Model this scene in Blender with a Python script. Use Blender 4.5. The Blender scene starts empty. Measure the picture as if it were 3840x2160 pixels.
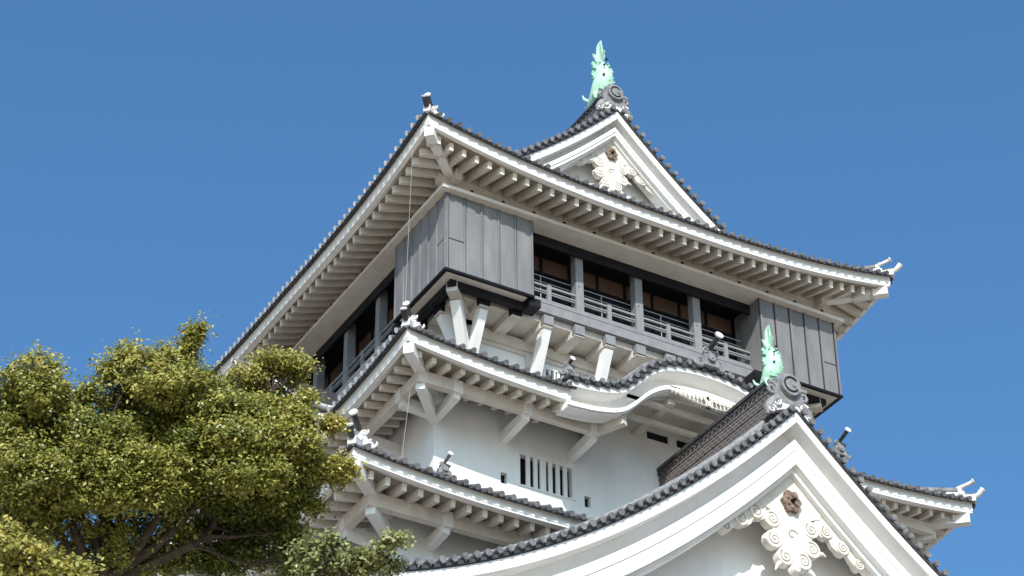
import bpy, math, random
import numpy as np
from mathutils import Vector, Matrix
R = math.radians
scene = bpy.context.scene
col = scene.collection

# ------------------------------------------------------------------ camera
CAM = Vector((-31.95, -58.82, -47.51))
yaw, pitch, roll = R(30.4748), R(34.8653), R(-0.6274)
fwd = Vector((math.sin(yaw)*math.cos(pitch), math.cos(yaw)*math.cos(pitch), math.sin(pitch)))
rt = Vector((math.cos(yaw), -math.sin(yaw), 0))
up = rt.cross(fwd)
r2 = math.cos(roll)*rt + math.sin(roll)*up
u2 = -math.sin(roll)*rt + math.cos(roll)*up
cam_data = bpy.data.cameras.new("camera")
cam_data.sensor_width = 36.0
cam_data.lens = 8880.7/3840*36
cam_data.clip_start = 0.5
cam_data.clip_end = 5000
cam = bpy.data.objects.new("camera", cam_data)
M = Matrix((r2, u2, -fwd)).transposed().to_4x4()
M.translation = CAM
cam.matrix_world = M
col.objects.link(cam)
scene.camera = cam

# ------------------------------------------------------------------ light
SUN = Vector((-0.70, -1.176, 1.0)).normalized()        # towards the sun
elev = math.asin(SUN.z)
azim = math.atan2(SUN.x, SUN.y)                          # from +Y towards +X
world = bpy.data.worlds.new("World")
scene.world = world
world.use_nodes = True
wn = world.node_tree
bg = wn.nodes["Background"]
sky = wn.nodes.new("ShaderNodeTexSky")
sky.sky_type = 'NISHITA'
sky.sun_disc = False
sky.sun_elevation = elev
sky.sun_rotation = azim
sky.altitude = 0
sky.air_density = 1.3
sky.dust_density = 4.0
sky.ozone_density = 10.0
wb = wn.nodes.new("ShaderNodeMix")
wb.data_type = 'RGBA'; wb.blend_type = 'MULTIPLY'; wb.inputs[0].default_value = 1.0
wb.inputs[7].default_value = (0.96, 1.19, 1.19, 1)
wn.links.new(sky.outputs[0], wb.inputs[6])
wn.links.new(wb.outputs[2], bg.inputs[0])
bg.inputs[1].default_value = 0.13
sd = bpy.data.lights.new("sun", 'SUN')
sd.energy = 4.1
sd.angle = R(0.53)
sd.color = (1.0, 0.95, 0.88)
so = bpy.data.objects.new("sun", sd)
so.rotation_euler = SUN.to_track_quat('Z', 'Y').to_euler()
so.location = (-60, -90, 60)
col.objects.link(so)
scene.view_settings.view_transform = 'Standard'
scene.view_settings.look = 'None'
scene.view_settings.exposure = 0.3
scene.view_settings.gamma = 1.0

# ------------------------------------------------------------------ materials
def mat(name, c1, c2=None, rough=0.8, scale=3.0, spec=0.3, metal=0.0, bump=0.0, bscale=20.0, detail=6, stretch=None, trans=0.0, streak=0.0):
    m = bpy.data.materials.new(name)
    m.use_nodes = True
    nt = m.node_tree
    b = nt.nodes["Principled BSDF"]
    b.inputs["Roughness"].default_value = rough
    b.inputs["Specular IOR Level"].default_value = spec
    b.inputs["Metallic"].default_value = metal
    tc = nt.nodes.new("ShaderNodeTexCoord")
    src = tc.outputs["Object"]
    if stretch:
        mp = nt.nodes.new("ShaderNodeMapping")
        mp.inputs["Scale"].default_value = stretch
        nt.links.new(src, mp.inputs[0])
        src = mp.outputs[0]
    if c2 is None:
        b.inputs["Base Color"].default_value = (*c1, 1)
    else:
        n = nt.nodes.new("ShaderNodeTexNoise")
        n.inputs["Scale"].default_value = scale
        n.inputs["Detail"].default_value = detail
        nt.links.new(src, n.inputs["Vector"])
        r = nt.nodes.new("ShaderNodeValToRGB")
        r.color_ramp.elements[0].position = 0.33
        r.color_ramp.elements[1].position = 0.67
        r.color_ramp.elements[0].color = (*c1, 1)
        r.color_ramp.elements[1].color = (*c2, 1)
        nt.links.new(n.outputs["Fac"], r.inputs[0])
        colr = r.outputs[0]
        if streak > 0:
            mp2 = nt.nodes.new("ShaderNodeMapping"); mp2.inputs["Scale"].default_value = (5.0, 5.0, 0.45)
            nt.links.new(tc.outputs["Object"], mp2.inputs[0])
            n3 = nt.nodes.new("ShaderNodeTexNoise"); n3.inputs["Scale"].default_value = 1.0; n3.inputs["Detail"].default_value = 8; n3.inputs["Roughness"].default_value = 0.7
            nt.links.new(mp2.outputs[0], n3.inputs["Vector"])
            mr = nt.nodes.new("ShaderNodeMapRange"); mr.inputs["From Min"].default_value = 0.40; mr.inputs["From Max"].default_value = 0.62
            mr.inputs["To Min"].default_value = 1.0-streak; mr.inputs["To Max"].default_value = 1.0
            nt.links.new(n3.outputs["Fac"], mr.inputs["Value"])
            vm = nt.nodes.new("ShaderNodeVectorMath"); vm.operation = 'SCALE'
            nt.links.new(colr, vm.inputs[0]); nt.links.new(mr.outputs[0], vm.inputs["Scale"])
            colr = vm.outputs[0]
        nt.links.new(colr, b.inputs["Base Color"])
    if bump > 0:
        n2 = nt.nodes.new("ShaderNodeTexNoise")
        n2.inputs["Scale"].default_value = bscale
        n2.inputs["Detail"].default_value = 5
        nt.links.new(tc.outputs["Object"], n2.inputs["Vector"])
        bp = nt.nodes.new("ShaderNodeBump")
        bp.inputs["Strength"].default_value = bump
        bp.inputs["Distance"].default_value = 0.03
        nt.links.new(n2.outputs["Fac"], bp.inputs["Height"])
        nt.links.new(bp.outputs[0], b.inputs["Normal"])
    return m

PLAST = mat("white_plaster", (0.78, 0.765, 0.735), (0.84, 0.825, 0.80), 0.85, 1.2, 0.2, bump=0.25, bscale=9, stretch=(1, 1, 0.35), streak=0.03)
PLAST_D = mat("beige_plaster", (0.61, 0.555, 0.485), (0.70, 0.645, 0.575), 0.9, 1.6, 0.2, bump=0.2, bscale=14, streak=0.07)  # darker, warmer than the white plaster; for rafters, purlins and undersides
SOFF = mat("shade_browned_soffit", (0.27, 0.225, 0.17), (0.36, 0.31, 0.245), 0.9, 2.5, 0.1)  # darker than the rafters: shade between them is put into the colour
GROOVE_SHADE = mat("groove_shade_plaster", (0.26, 0.225, 0.185), (0.40, 0.355, 0.30), 0.9, 6.0, 0.1)  # dark tone paints groove shade onto the raised carving spirals
CREAM = mat("cream_plaster", (0.60, 0.55, 0.475), (0.70, 0.655, 0.59), 0.85, 3.0, 0.2, bump=0.3, bscale=14)
TILE = mat("grey_roof_tile", (0.075, 0.073, 0.076), (0.20, 0.193, 0.193), 0.55, 4.0, 0.5, bump=0.4, bscale=30)
TILE_D = mat("dark_roof_tile", (0.022, 0.023, 0.027), (0.065, 0.063, 0.066), 0.5, 5.0, 0.5, bump=0.4, bscale=30)
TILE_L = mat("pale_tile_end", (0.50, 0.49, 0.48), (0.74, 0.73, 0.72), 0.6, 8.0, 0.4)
MORTAR = mat("roof_mortar", (0.52, 0.51, 0.50), (0.72, 0.70, 0.68), 0.85, 5.0, 0.2, bump=0.4, bscale=25)
ORN = mat("grey_ornament_tile", (0.15, 0.15, 0.155), (0.27, 0.265, 0.265), 0.6, 5.0, 0.4, bump=0.4, bscale=22)
ORN_W = mat("limewash_sunlit_ornament", (0.50, 0.47, 0.45), (0.72, 0.69, 0.66), 0.75, 7.0, 0.3, bump=0.5, bscale=20)  # limewash, and the painted sunlit tone of the right-hand corner tiles
RIDGE = mat("brown_ridge_tile", (0.035, 0.026, 0.024), (0.085, 0.065, 0.06), 0.75, 7.0, 0.3, bump=0.5, bscale=25)
PANEL = mat("grey_lacquer_board", (0.155, 0.154, 0.157), (0.215, 0.21, 0.21), 0.6, 2.0, 0.4, bump=0.15, bscale=8, stretch=(1, 1, 0.25), streak=0.1)
RAIL = mat("grey_painted_timber", (0.19, 0.19, 0.20), (0.24, 0.237, 0.242), 0.6, 3.0, 0.4)
SEAM = mat("dark_seam", (0.02, 0.02, 0.023), None, 0.7)
BLACK = mat("black_lacquer", (0.006, 0.006, 0.009), (0.015, 0.014, 0.017), 0.6, 4.0, 0.2)
BROWN = mat("brown_pane", (0.085, 0.048, 0.035), (0.13, 0.075, 0.052), 0.7, 1.5, 0.3)  # plain brown for the upper panes of the sliding windows
BOSS = mat("weathered_brown_boss", (0.13, 0.085, 0.06), (0.26, 0.19, 0.15), 0.8, 9.0, 0.3, bump=0.5, bscale=20)
BRONZE = mat("verdigris_bronze", (0.34, 0.58, 0.42), (0.50, 0.73, 0.57), 0.7, 5.0, 0.3, bump=0.7, bscale=12)
BRONZE_D = mat("verdigris_scale", (0.22, 0.40, 0.29), (0.38, 0.62, 0.46), 0.75, 8.0, 0.3, bump=0.6, bscale=20)
WIRE = mat("pale_wire", (0.42, 0.38, 0.35), None, 0.6)
STONE = mat("stone_masonry", (0.22, 0.20, 0.17), (0.34, 0.31, 0.27), 0.9, 0.6, 0.2, bump=0.8, bscale=2)
SAND = mat("sandy_gravel", (0.46, 0.385, 0.30), (0.54, 0.455, 0.36), 0.95, 0.3, 0.1, bump=0.3, bscale=6)
BARK = mat("brown_bark", (0.035, 0.026, 0.02), (0.085, 0.064, 0.048), 0.9, 6.0, 0.2, bump=0.8, bscale=18)
def glass_mat():
    m = mat("dark_window_glass", (0.012, 0.016, 0.03), None, 0.12, spec=0.6)
    return m
GLASS = glass_mat()

# brown ridge lattice: add a fine open-tile pattern
def add_lattice(m):
    nt = m.node_tree
    b = nt.nodes["Principled BSDF"]
    tc = nt.nodes.new("ShaderNodeTexCoord")
    sp = nt.nodes.new("ShaderNodeSeparateXYZ")
    nt.links.new(tc.outputs["Object"], sp.inputs[0])
    cb = nt.nodes.new("ShaderNodeCombineXYZ")
    nt.links.new(sp.outputs[1], cb.inputs[0])
    nt.links.new(sp.outputs[2], cb.inputs[1])
    br = nt.nodes.new("ShaderNodeTexBrick")
    br.inputs["Scale"].default_value = 1.0
    br.inputs["Brick Width"].default_value = 0.24
    br.inputs["Row Height"].default_value = 0.13
    br.inputs["Mortar Size"].default_value = 0.028
    br.inputs["Color1"].default_value = (0.05, 0.038, 0.034, 1)
    br.inputs["Color2"].default_value = (0.11, 0.085, 0.078, 1)
    br.inputs["Mortar"].default_value = (0.17, 0.15, 0.142, 1)
    nt.links.new(cb.outputs[0], br.inputs["Vector"])
    nt.links.new(br.outputs["Color"], b.inputs["Base Color"])
add_lattice(RIDGE)

# ------------------------------------------------------------------ mesh builder
class MB:
    def __init__(s): s.v = []; s.f = []; s.m = []; s.sm = []
    def _add(s, vs, fs, mi=0, smooth=False):
        n = len(s.v)
        s.v += [tuple(p) for p in vs]
        for f in fs:
            s.f.append([i+n for i in f]); s.m.append(mi); s.sm.append(smooth)
    def hexa(s, p, mi=0):
        s._add(p, [(0,3,2,1),(4,5,6,7),(0,1,5,4),(1,2,6,5),(2,3,7,6),(3,0,4,7)], mi)
    def box(s, x0, x1, y0, y1, z0, z1, mi=0):
        s.hexa([(x0,y0,z0),(x1,y0,z0),(x1,y1,z0),(x0,y1,z0),(x0,y0,z1),(x1,y0,z1),(x1,y1,z1),(x0,y1,z1)], mi)
    def bar(s, p, q, w, h, mi=0, upv=(0,0,1), w2=None, h2=None):
        p = Vector(p); q = Vector(q); d = (q-p).normalized()
        sd = d.cross(Vector(upv))
        if sd.length < 1e-4: sd = d.cross(Vector((0,1,0)))
        sd.normalize(); u = sd.cross(d)
        w2 = w if w2 is None else w2; h2 = h if h2 is None else h2
        P = []
        for c, a, b in ((p,w,h),(q,w2,h2)):
            P += [c-sd*a/2-u*b/2, c+sd*a/2-u*b/2, c+sd*a/2+u*b/2, c-sd*a/2+u*b/2]
        s._add(P, [(0,1,2,3),(7,6,5,4),(0,4,5,1),(1,5,6,2),(2,6,7,3),(3,7,4,0)], mi)
    def prism(s, poly, a, b, axis='y', mi=0, smooth=False):
        n = len(poly)
        def P(u, w, k):
            return (u, k, w) if axis == 'y' else ((k, u, w) if axis == 'x' else (u, w, k))
        vs = [P(u, w, a) for u, w in poly]+[P(u, w, b) for u, w in poly]
        s._add(vs, [tuple(range(n)), tuple(range(2*n-1, n-1, -1))], mi)
        s._add(vs, [(i, i+n, (i+1) % n+n, (i+1) % n) for i in range(n)], mi, smooth)
    def tube(s, pts, rad, n=8, mi=0, caps=True, smooth=True, capm=None, upv=None):
        pts = [Vector(p) for p in pts]
        if not hasattr(rad, '__len__'): rad = [rad]*len(pts)
        rings = []
        u = None
        for i, p in enumerate(pts):
            d = (pts[min(i+1, len(pts)-1)]-pts[max(i-1, 0)]).normalized()
            if u is None:
                u = d.cross(Vector((0,0,1)) if abs(d.z) < .95 else Vector((1,0,0)))
            u = (u-d*u.dot(d)).normalized(); w = d.cross(u)
            r = rad[i]
            ra, rb = (r if hasattr(r, '__len__') else (r, r))
            rings.append([p+u*math.cos(2*math.pi*k/n)*ra+w*math.sin(2*math.pi*k/n)*rb for k in range(n)])
        vs = [q for r in rings for q in r]
        fs = []
        for i in range(len(pts)-1):
            for k in range(n):
                fs.append((i*n+k, i*n+(k+1) % n, (i+1)*n+(k+1) % n, (i+1)*n+k))
        s._add(vs, fs, mi, smooth)
        if caps:
            s._add(rings[0], [tuple(range(n))], mi if capm is None else capm)
            s._add(rings[-1], [tuple(range(n-1, -1, -1))], mi)
    def grid(s, rows, mi=0, smooth=False):
        n = len(rows[0]); vs = [p for r in rows for p in r]
        s._add(vs, [(i*n+j, i*n+j+1, (i+1)*n+j+1, (i+1)*n+j) for i in range(len(rows)-1) for j in range(n-1)], mi, smooth)
    def slab(s, rows, th, mi=0):
        s.grid(rows, mi)
        low = [[(p[0], p[1], p[2]-th) for p in r] for r in rows]
        s.grid(low, mi)
        e = rows[0]; l = low[0]; s.grid([e, l], mi)
        s.grid([rows[-1], low[-1]], mi)
        s.grid([[r[0] for r in rows], [r[0] for r in low]], mi)
        s.grid([[r[-1] for r in rows], [r[-1] for r in low]], mi)
    def band(s, xs, zt, zb, y0, y1, mi=0, axis='y'):
        """solid strip following a curve in the xz plane (or yz with axis x)"""
        def P(u, w, k): return (u, k, w) if axis == 'y' else (k, u, w)
        A = [P(x, z, y0) for x, z in zip(xs, zt)]; B = [P(x, z, y0) for x, z in zip(xs, zb)]
        C = [P(x, z, y1) for x, z in zip(xs, zt)]; D = [P(x, z, y1) for x, z in zip(xs, zb)]
        s.grid([A, B], mi); s.grid([C, D], mi); s.grid([A, C], mi); s.grid([B, D], mi)
        s._add([A[0], B[0], D[0], C[0]], [(0,1,2,3)], mi); s._add([A[-1], B[-1], D[-1], C[-1]], [(0,1,2,3)], mi)
    def build(s, name, mats, parent=None, label=None, kind=None):
        me = bpy.data.meshes.new(name)
        me.from_pydata(s.v, [], s.f)
        if not isinstance(mats, (list, tuple)): mats = [mats]
        for m in mats: me.materials.append(m)
        me.polygons.foreach_set("material_index", s.m)
        me.polygons.foreach_set("use_smooth", s.sm)
        me.update()
        o = bpy.data.objects.new(name, me)
        col.objects.link(o)
        if parent: o.parent = parent
        if label: o["label"] = label
        if kind: o["kind"] = kind
        return o

def empty(name, loc=(0,0,0), label=None, cat=None, group=None, parent=None):
    o = bpy.data.objects.new(name, None); col.objects.link(o); o.location = loc
    if label: o["label"] = label
    if cat: o["category"] = cat
    if group: o["group"] = group
    if parent: o.parent = parent
    return o

W = 17.0; D = 20.1; XC = 8.5; YC = 10.05
GROUND = -49.1
rnd = random.Random(7)

castle = empty("castle_keep", (0,0,0), "white plastered multi-tiered castle keep with grey tiled roofs and black top storey", "castle")

# ------------------------------------------------------------------ hipped roof skirts
TS = 0.4
def side_frame(rect, k):
    x0, x1, y0, y1 = rect
    if k == 'front': return Vector((x0,y0,0)), Vector((1,0,0)), Vector((0,1,0)), x1-x0
    if k == 'left':  return Vector((x0,y0,0)), Vector((0,1,0)), Vector((1,0,0)), y1-y0
    if k == 'right': return Vector((x1,y0,0)), Vector((0,1,0)), Vector((-1,0,0)), y1-y0
    return Vector((x0,y1,0)), Vector((1,0,0)), Vector((0,-1,0)), x1-x0

class Skirt:
    def __init__(s, rect, zf, rise, Lr, pw, T, g, fh, m, raf_drop=0.26, depth_special=None):
        s.rect = rect; s.zf = zf; s.R = rise; s.Lr = Lr; s.pw = pw; s.T = T; s.g = g; s.fh = fh; s.m = m; s.rd = raf_drop
        s.ds = depth_special
    def rise(s, d, L):
        d = max(0.0, min(d, L-d)); return s.R*max(0.0, 1-d/s.Lr)**s.pw
    def zt(s, k, sv, t, L):
        return s.zf+0.07+s.g(max(t, 0))+0.45*min(t, 0)+s.rise(sv, L)*max(0.0, 1-max(t, 0)/3.5)
    def zu(s, sv, t, L):
        return s.zf-s.fh+s.m*max(t-0.3, 0)+s.rise(sv, L)*max(0.0, 1-t/5.0)
    def tmax(s, k, sv, L):
        c = min(sv, L-sv)
        if k in ('left', 'right') and s.ds:
            return c if c < s.ds[0] else s.ds[1]
        return min(c, s.T)

def make_skirt(sk, name, parent, soffit_T, sides=('front','left','right','back'), raf_sides=('front','left'), raf_sp=0.52, skip=None, left_pale=True, tile_skip=None, raf_label=None, nraf=100, gap=None):
    """gap = (s0, s1) stretch of the front eave that is left open for another gable"""
    mb = MB()
    fa = MB(); sf = MB()
    stuff_raf = MB(); n_done = 0
    mains = []
    for k in sides:
        A, u, n, L = side_frame(sk.rect, k)
        def P(sv, t, z): return A+u*sv+n*t+Vector((0,0,z))
        # ---- roof surface in strips
        brk = [0.0]
        if sk.ds and k in ('left','right'): brk += [sk.ds[0]-1e-3, sk.ds[0], L-sk.ds[0], L-sk.ds[0]+1e-3]
        ns = max(2, int(L/0.8)); ss = sorted(set([L*i/ns for i in range(ns+1)]+[b for b in brk]+[sk.T, L-sk.T]))
        ss = [x for x in ss if 0 <= x <= L]
        segs = [(0, L)] if not (k == 'front' and gap) else [(0, gap[0]), (gap[1], L)]
        for sa, sb in segs:
            q = sorted(set([x for x in ss if sa < x < sb]+[sa, sb]))
            rows = []
            for sv in q:
                tm = max(sk.tmax(k, sv, L), 0.0)
                t0 = -0.17
                rows.append([P(sv, t0+(tm-t0)*j/8, sk.zt(k, sv, t0+(tm-t0)*j/8, L)) for j in range(9)])
            mb.slab([list(r) for r in rows], 0.06, 1)
            # fascia board
            top = [sk.zf+sk.rise(x, L) for x in q]
            rows_o = [[P(x, 0, z-0.002), P(x, 0, z-sk.fh*0.78), P(x, 0.02, z-sk.fh*0.79), P(x, 0.02, z-sk.fh), P(x, 0.27, z-sk.fh), P(x, 0.27, z-0.002)] for x, z in zip(q, top)]
            # keep mitre at the corners
            if sa == 0:
                rows_o[0] = [A+n*t+u*t+Vector((0,0,z)) for t, z in [(0,top[0]-0.002),(0,top[0]-sk.fh*.78),(.02,top[0]-sk.fh*.79),(.02,top[0]-sk.fh),(.27,top[0]-sk.fh),(.27,top[0]-.002)]]
            if sb == L:
                z = top[-1]
                rows_o[-1] = [P(L-t, t, zz) for t, zz in [(0,z-.002),(0,z-sk.fh*.78),(.02,z-sk.fh*.79),(.02,z-sk.fh),(.27,z-sk.fh),(.27,z-.002)]]
            fa.grid(rows_o, 0)
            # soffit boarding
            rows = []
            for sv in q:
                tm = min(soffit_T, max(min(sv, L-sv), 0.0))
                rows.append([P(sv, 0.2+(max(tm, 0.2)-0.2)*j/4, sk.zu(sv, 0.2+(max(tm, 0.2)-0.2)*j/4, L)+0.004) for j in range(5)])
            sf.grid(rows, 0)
        # ---- tile rows
        nt = int(L/TS); off = (L-(nt-1)*TS)/2
        for i in range(nt):
            sv = off+i*TS
            if k == 'front' and gap and gap[0]-0.1 < sv < gap[1]+0.1: continue
            if tile_skip and tile_skip(k, sv): continue
            tm = sk.tmax(k, sv, L)
            if tm < 0.3: tm = 0.3
            t0 = -0.25
            nn = 3 if tm < 1 else (6 if tm < 6 else 9)
            pts = [P(sv, t0+(tm-t0)*j/nn, sk.zt(k, sv, t0+(tm-t0)*j/nn, L)+0.05) for j in range(nn+1)]
            jz = rnd.uniform(-0.012, 0.012)
            pts = [p+Vector((0,0,jz)) for p in pts]
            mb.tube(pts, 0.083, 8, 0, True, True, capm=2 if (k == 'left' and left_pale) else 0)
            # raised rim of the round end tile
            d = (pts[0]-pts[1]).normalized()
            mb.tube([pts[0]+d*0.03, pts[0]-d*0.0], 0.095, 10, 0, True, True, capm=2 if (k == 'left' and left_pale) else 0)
            # curved pendant between two round tiles
            sm = sv+TS/2
            if i < nt-1:
                zz = sk.zt(k, sm, -0.17, L)
                for a, b, hh in ((-0.12,-0.04,0.05),(-0.04,0.04,0.085),(0.04,0.12,0.05)):
                    p0 = P(sm+a, -0.19, zz-hh); p1 = P(sm+b, -0.15, zz+0.01)
                    mb.box(min(p0.x,p1.x), max(p0.x,p1.x), min(p0.y,p1.y), max(p0.y,p1.y), p0.z, p1.z, 1)
        # ---- rafters
        nr = int((L-0.7)/raf_sp); off = (L-(nr-1)*raf_sp)/2
        for i in range(nr):
            sv = off+i*raf_sp
            if k == 'front' and gap and gap[0]-0.15 < sv < gap[1]+0.15: continue
            if skip and skip(k, sv): continue
            c = min(sv, L-sv)
            tin = min(soffit_T, c-0.05)
            if tin < 0.5: continue
            w = 0.155+rnd.uniform(-.012, .012); hh = sk.rd+rnd.uniform(-.012, .012)
            P0 = []
            for t in (0.30, tin):
                zt_ = sk.zu(sv, t, L)+0.01
                for (a, dz) in ((-w/2, 0), (w/2, 0), (w/2, -hh), (-w/2, -hh)):
                    P0.append(P(sv+a, t+(0.03 if (dz < 0 and t == 0.30) else 0), zt_+dz))
            tgt = MB() if (k in raf_sides and n_done < nraf) else stuff_raf
            tgt._add(P0, [(0,1,2,3),(7,6,5,4),(0,4,5,1),(1,5,6,2),(2,6,7,3),(3,7,4,0)])
            if tgt is not stuff_raf:
                mains.append(tgt); n_done += 1
    roof = mb.build(name, [TILE, TILE_D, TILE_L], parent)
    fa.build("eave_board", PLAST, roof)
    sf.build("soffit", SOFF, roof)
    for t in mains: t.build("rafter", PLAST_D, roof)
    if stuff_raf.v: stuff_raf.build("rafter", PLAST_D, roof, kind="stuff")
    return roof

def corner_sign(rect, c):
    x0, x1, y0, y1 = rect
    return {'fl': (Vector((x0,y0,0)), Vector((1,1,0))), 'fr': (Vector((x1,y0,0)), Vector((-1,1,0))),
            'bl': (Vector((x0,y1,0)), Vector((1,-1,0))), 'br': (Vector((x1,y1,0)), Vector((-1,-1,0)))}[c]

def spiral(mb, c, r, turns, th, ax='y', mirror=1, start=0.0, mi=0, n=22):
    pts = []
    for i in range(n+1):
        f = i/n; a = start+mirror*2*math.pi*turns*f; q = r*(1-f*0.85)
        if ax == 'y': pts.append((c[0]+q*math.cos(a), c[1], c[2]+q*math.sin(a)))
        else: pts.append((c[0], c[1]+q*math.cos(a), c[2]+q*math.sin(a)))
    mb.tube(pts, [th*(1-0.4*i/n) for i in range(n+1)], 6, mi)

def ridge_end(loc, dirv, s, mats, parent, cyl=True, cyl_len=0.6, name="ridge_end_tile"):
    """demon-tile like end piece: shield with scrolls, facing dirv (unit xy vector)"""
    mb = MB()
    # local: x sideways, y depth (facing -y), z up
    poly = [(-.34,0),(-.36,.22),(-.25,.42),(-.27,.55),(-.16,.68),(0,.74),(.16,.68),(.27,.55),(.25,.42),(.36,.22),(.34,0)]
    mb.prism(poly, -.10, .10, 'y', 0)
    for sg in (-1, 1):
        spiral(mb, (sg*.37, -.02, .12), .17, 1.5, .055, 'y', sg, 1.2 if sg > 0 else 1.9, 0)
        spiral(mb, (sg*.20, -.10, .60), .13, 1.3, .045, 'y', -sg, 0.5, 0)
        mb.tube([(sg*.30,0,.02),(sg*.50,0,-.02),(sg*.62,0,.10),(sg*.60,0,.22)], [.09,.085,.06,.02], 7, 0)
    mb.tube([(0,-.08,.34),(0,-.20,.34)], [.17,.15], 12, 0)
    mb.tube([(0,-.19,.34),(0,-.23,.34)], [.085,.05], 10, 0)
    mb.box(-.30,.30,-.13,-.09,.02,.09,0)
    if cyl:
        mb.tube([(0,.5,.52),(0,.1,.70),(0,-.30,.82),(0,-.35-cyl_len,.84+cyl_len*.38)], [.09,.09,.095,.10], 12, 1)
        e = Vector((0,-.35-cyl_len,.84+cyl_len*.38)); d = Vector((0,-1,.38)).normalized()
        mb.tube([e, e+d*.06], .155, 16, 2)
    ang = math.atan2(dirv[1], dirv[0])+math.pi/2
    Mx = Matrix.Translation(Vector(loc)) @ Matrix.Rotation(ang, 4, 'Z') @ Matrix.Scale(s, 4)
    mb.v = [tuple(Mx @ Vector(p)) for p in mb.v]
    return mb.build(name, mats, parent)

def hip(sk, roof, corner, L, up_end=0.9, length=None, cyl_len=0.6, osc=0.75, k='front', beam_T=2.6, low_tip=True, hr=0.42, build_oni=True):
    A, d = corner_sign(sk.rect, corner)
    length = length or sk.T
    def Z(t): return sk.zt('front', max(t, 0), max(t, 0), 99)
    # hip ridge (stacked tiles + round cap)
    ts = [up_end+(length-up_end)*j/8 for j in range(9)]
    mb = MB()
    dn = d.normalized(); sdv = Vector((-dn.y, dn.x, 0))
    A3 = lambda t, z: Vector((A.x+d.x*t, A.y+d.y*t, z))
    for (w, z0, z1, mi) in ((.34, -.12, hr*.62, 0), (.42, hr*.62, hr*.78, 1)):
        top = [[A3(t, Z(t)+z1)+sdv*w/2*sg for sg in (-1, 1)] for t in ts]
        mb.slab(top, z1-z0, mi)
    mb.tube([A3(t, Z(t)+hr*.86) for t in ts], .11, 8, 1)
    # lower hip ridge down to the very corner
    ts2 = [-0.12+(up_end+.1+.12)*j/4 for j in range(5)]
    top = [[A3(t, Z(t)+.20)+sdv*.13*sg for sg in (-1, 1)] for t in ts2]
    mb.slab(top, .26, 0)
    mb.tube([A3(t, Z(t)+.22) for t in ts2], .10, 8, 1)
    mb.build("hip_ridge", [MORTAR, TILE], roof)
    if low_tip:
        t = MB()
        p0 = A3(.1, Z(.1)+.2); p1 = A3(-.16, Z(0)+.18); p2 = A3(-.30, Z(0)+.38)
        t.tube([p0, p1, p2], [.10,.10,.11], 10, 0)
        t.tube([p2, p2+(p2-p1).normalized()*.05], .12, 12, 1)
        t.build("corner_tip_tile", [TILE_D if corner in ("fl","bl") else ORN_W, ORN_W], roof)  # right-hand tips are pale: sunlight put into the tile colour
    if build_oni:
        ridge_end(tuple(A3(up_end-.05, Z(up_end)+.02)), (-dn.x, -dn.y), osc, [ORN_W, TILE_D if corner in ('fl','bl') else ORN_W, ORN_W], roof, True, cyl_len)  # right-hand cylinders get a sunlit tone as colour, left ones stay dark
    # big corner beam under the eave
    bm = MB()
    z0 = sk.zf+sk.R-sk.fh
    e0 = A3(.10, z0-.22); e1 = A3(beam_T, z0-.22-sk.R*.55+sk.m*beam_T*.62)
    bm.bar(e0, e1, .34, .40, 0)
    bm.build("corner_beam", PLAST, roof)

# ================= TOP ROOF
def dropT(d): return 1.05*d-0.033*d*d
ZT = 11.5
HALF = 10.14
rect1 = (-1.64, 18.64, -1.64, 21.74)
g1 = lambda t: (ZT-dropT(max(HALF-t, 0)))-(ZT-dropT(HALF))
sk1 = Skirt(rect1, ZT-dropT(HALF)-0.07, 0.85, 9.5, 2.4, 3.55, g1, 0.42, 0.36, raf_drop=0.30, depth_special=(3.42, HALF))
roof1 = make_skirt(sk1, "upper_roof", castle, 1.95, raf_sp=0.515, nraf=84)
for c in ('fl','fr','bl','br'):
    hip(sk1, roof1, c, 20.28, up_end=.34, length=3.6, cyl_len=.30, osc=.74, hr=.58)

# ================= MIDDLE ROOF
rect2 = (-3.0, 20.0, -3.0, 23.1)
g2 = lambda t: 0.42*t+0.02*t*t
sk2 = Skirt(rect2, -5.70, 0.42, 6.0, 2.0, 5.2, g2, 0.42, 0.22, raf_drop=0.2)
roof2 = make_skirt(sk2, "middle_roof", castle, 2.13, raf_sp=0.53, nraf=60, gap=(6.1, 16.9),
                   skip=lambda k, s: k == 'left' and s > 9)
for c in ('fl','fr','bl','br'):
    hip(sk2, roof2, c, 23, up_end=.30, cyl_len=.30, osc=.74, hr=.52)

# ================= LOWER ROOF
rect3 = (-6.44, 23.44, -6.44, 26.5)
g3 = lambda t: 0.50*t+0.02*t*t
sk3 = Skirt(rect3, -12.86, 0.36, 5.5, 2.0, 5.57, g3, 0.34, 0.22, raf_drop=0.24)
roof3 = make_skirt(sk3, "lower_roof", castle, 2.2, raf_sp=0.535, nraf=30, gap=(8.1, 21.8),
                   skip=lambda k, s: (k == 'front' and s > 10) or (k == 'left' and s > 8))
for c in ('fl','fr','bl'):
    hip(sk3, roof3, c, 23, up_end=.45, cyl_len=.42, osc=.85, hr=.5)

# ================= WALLS
def wall(name, x0, x1, y0, y1, z0, z1, m=PLAST, parent=castle):
    mb = MB(); mb.box(x0, x1, y0, y1, z0, z1); return mb.build(name, m, parent)

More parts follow.
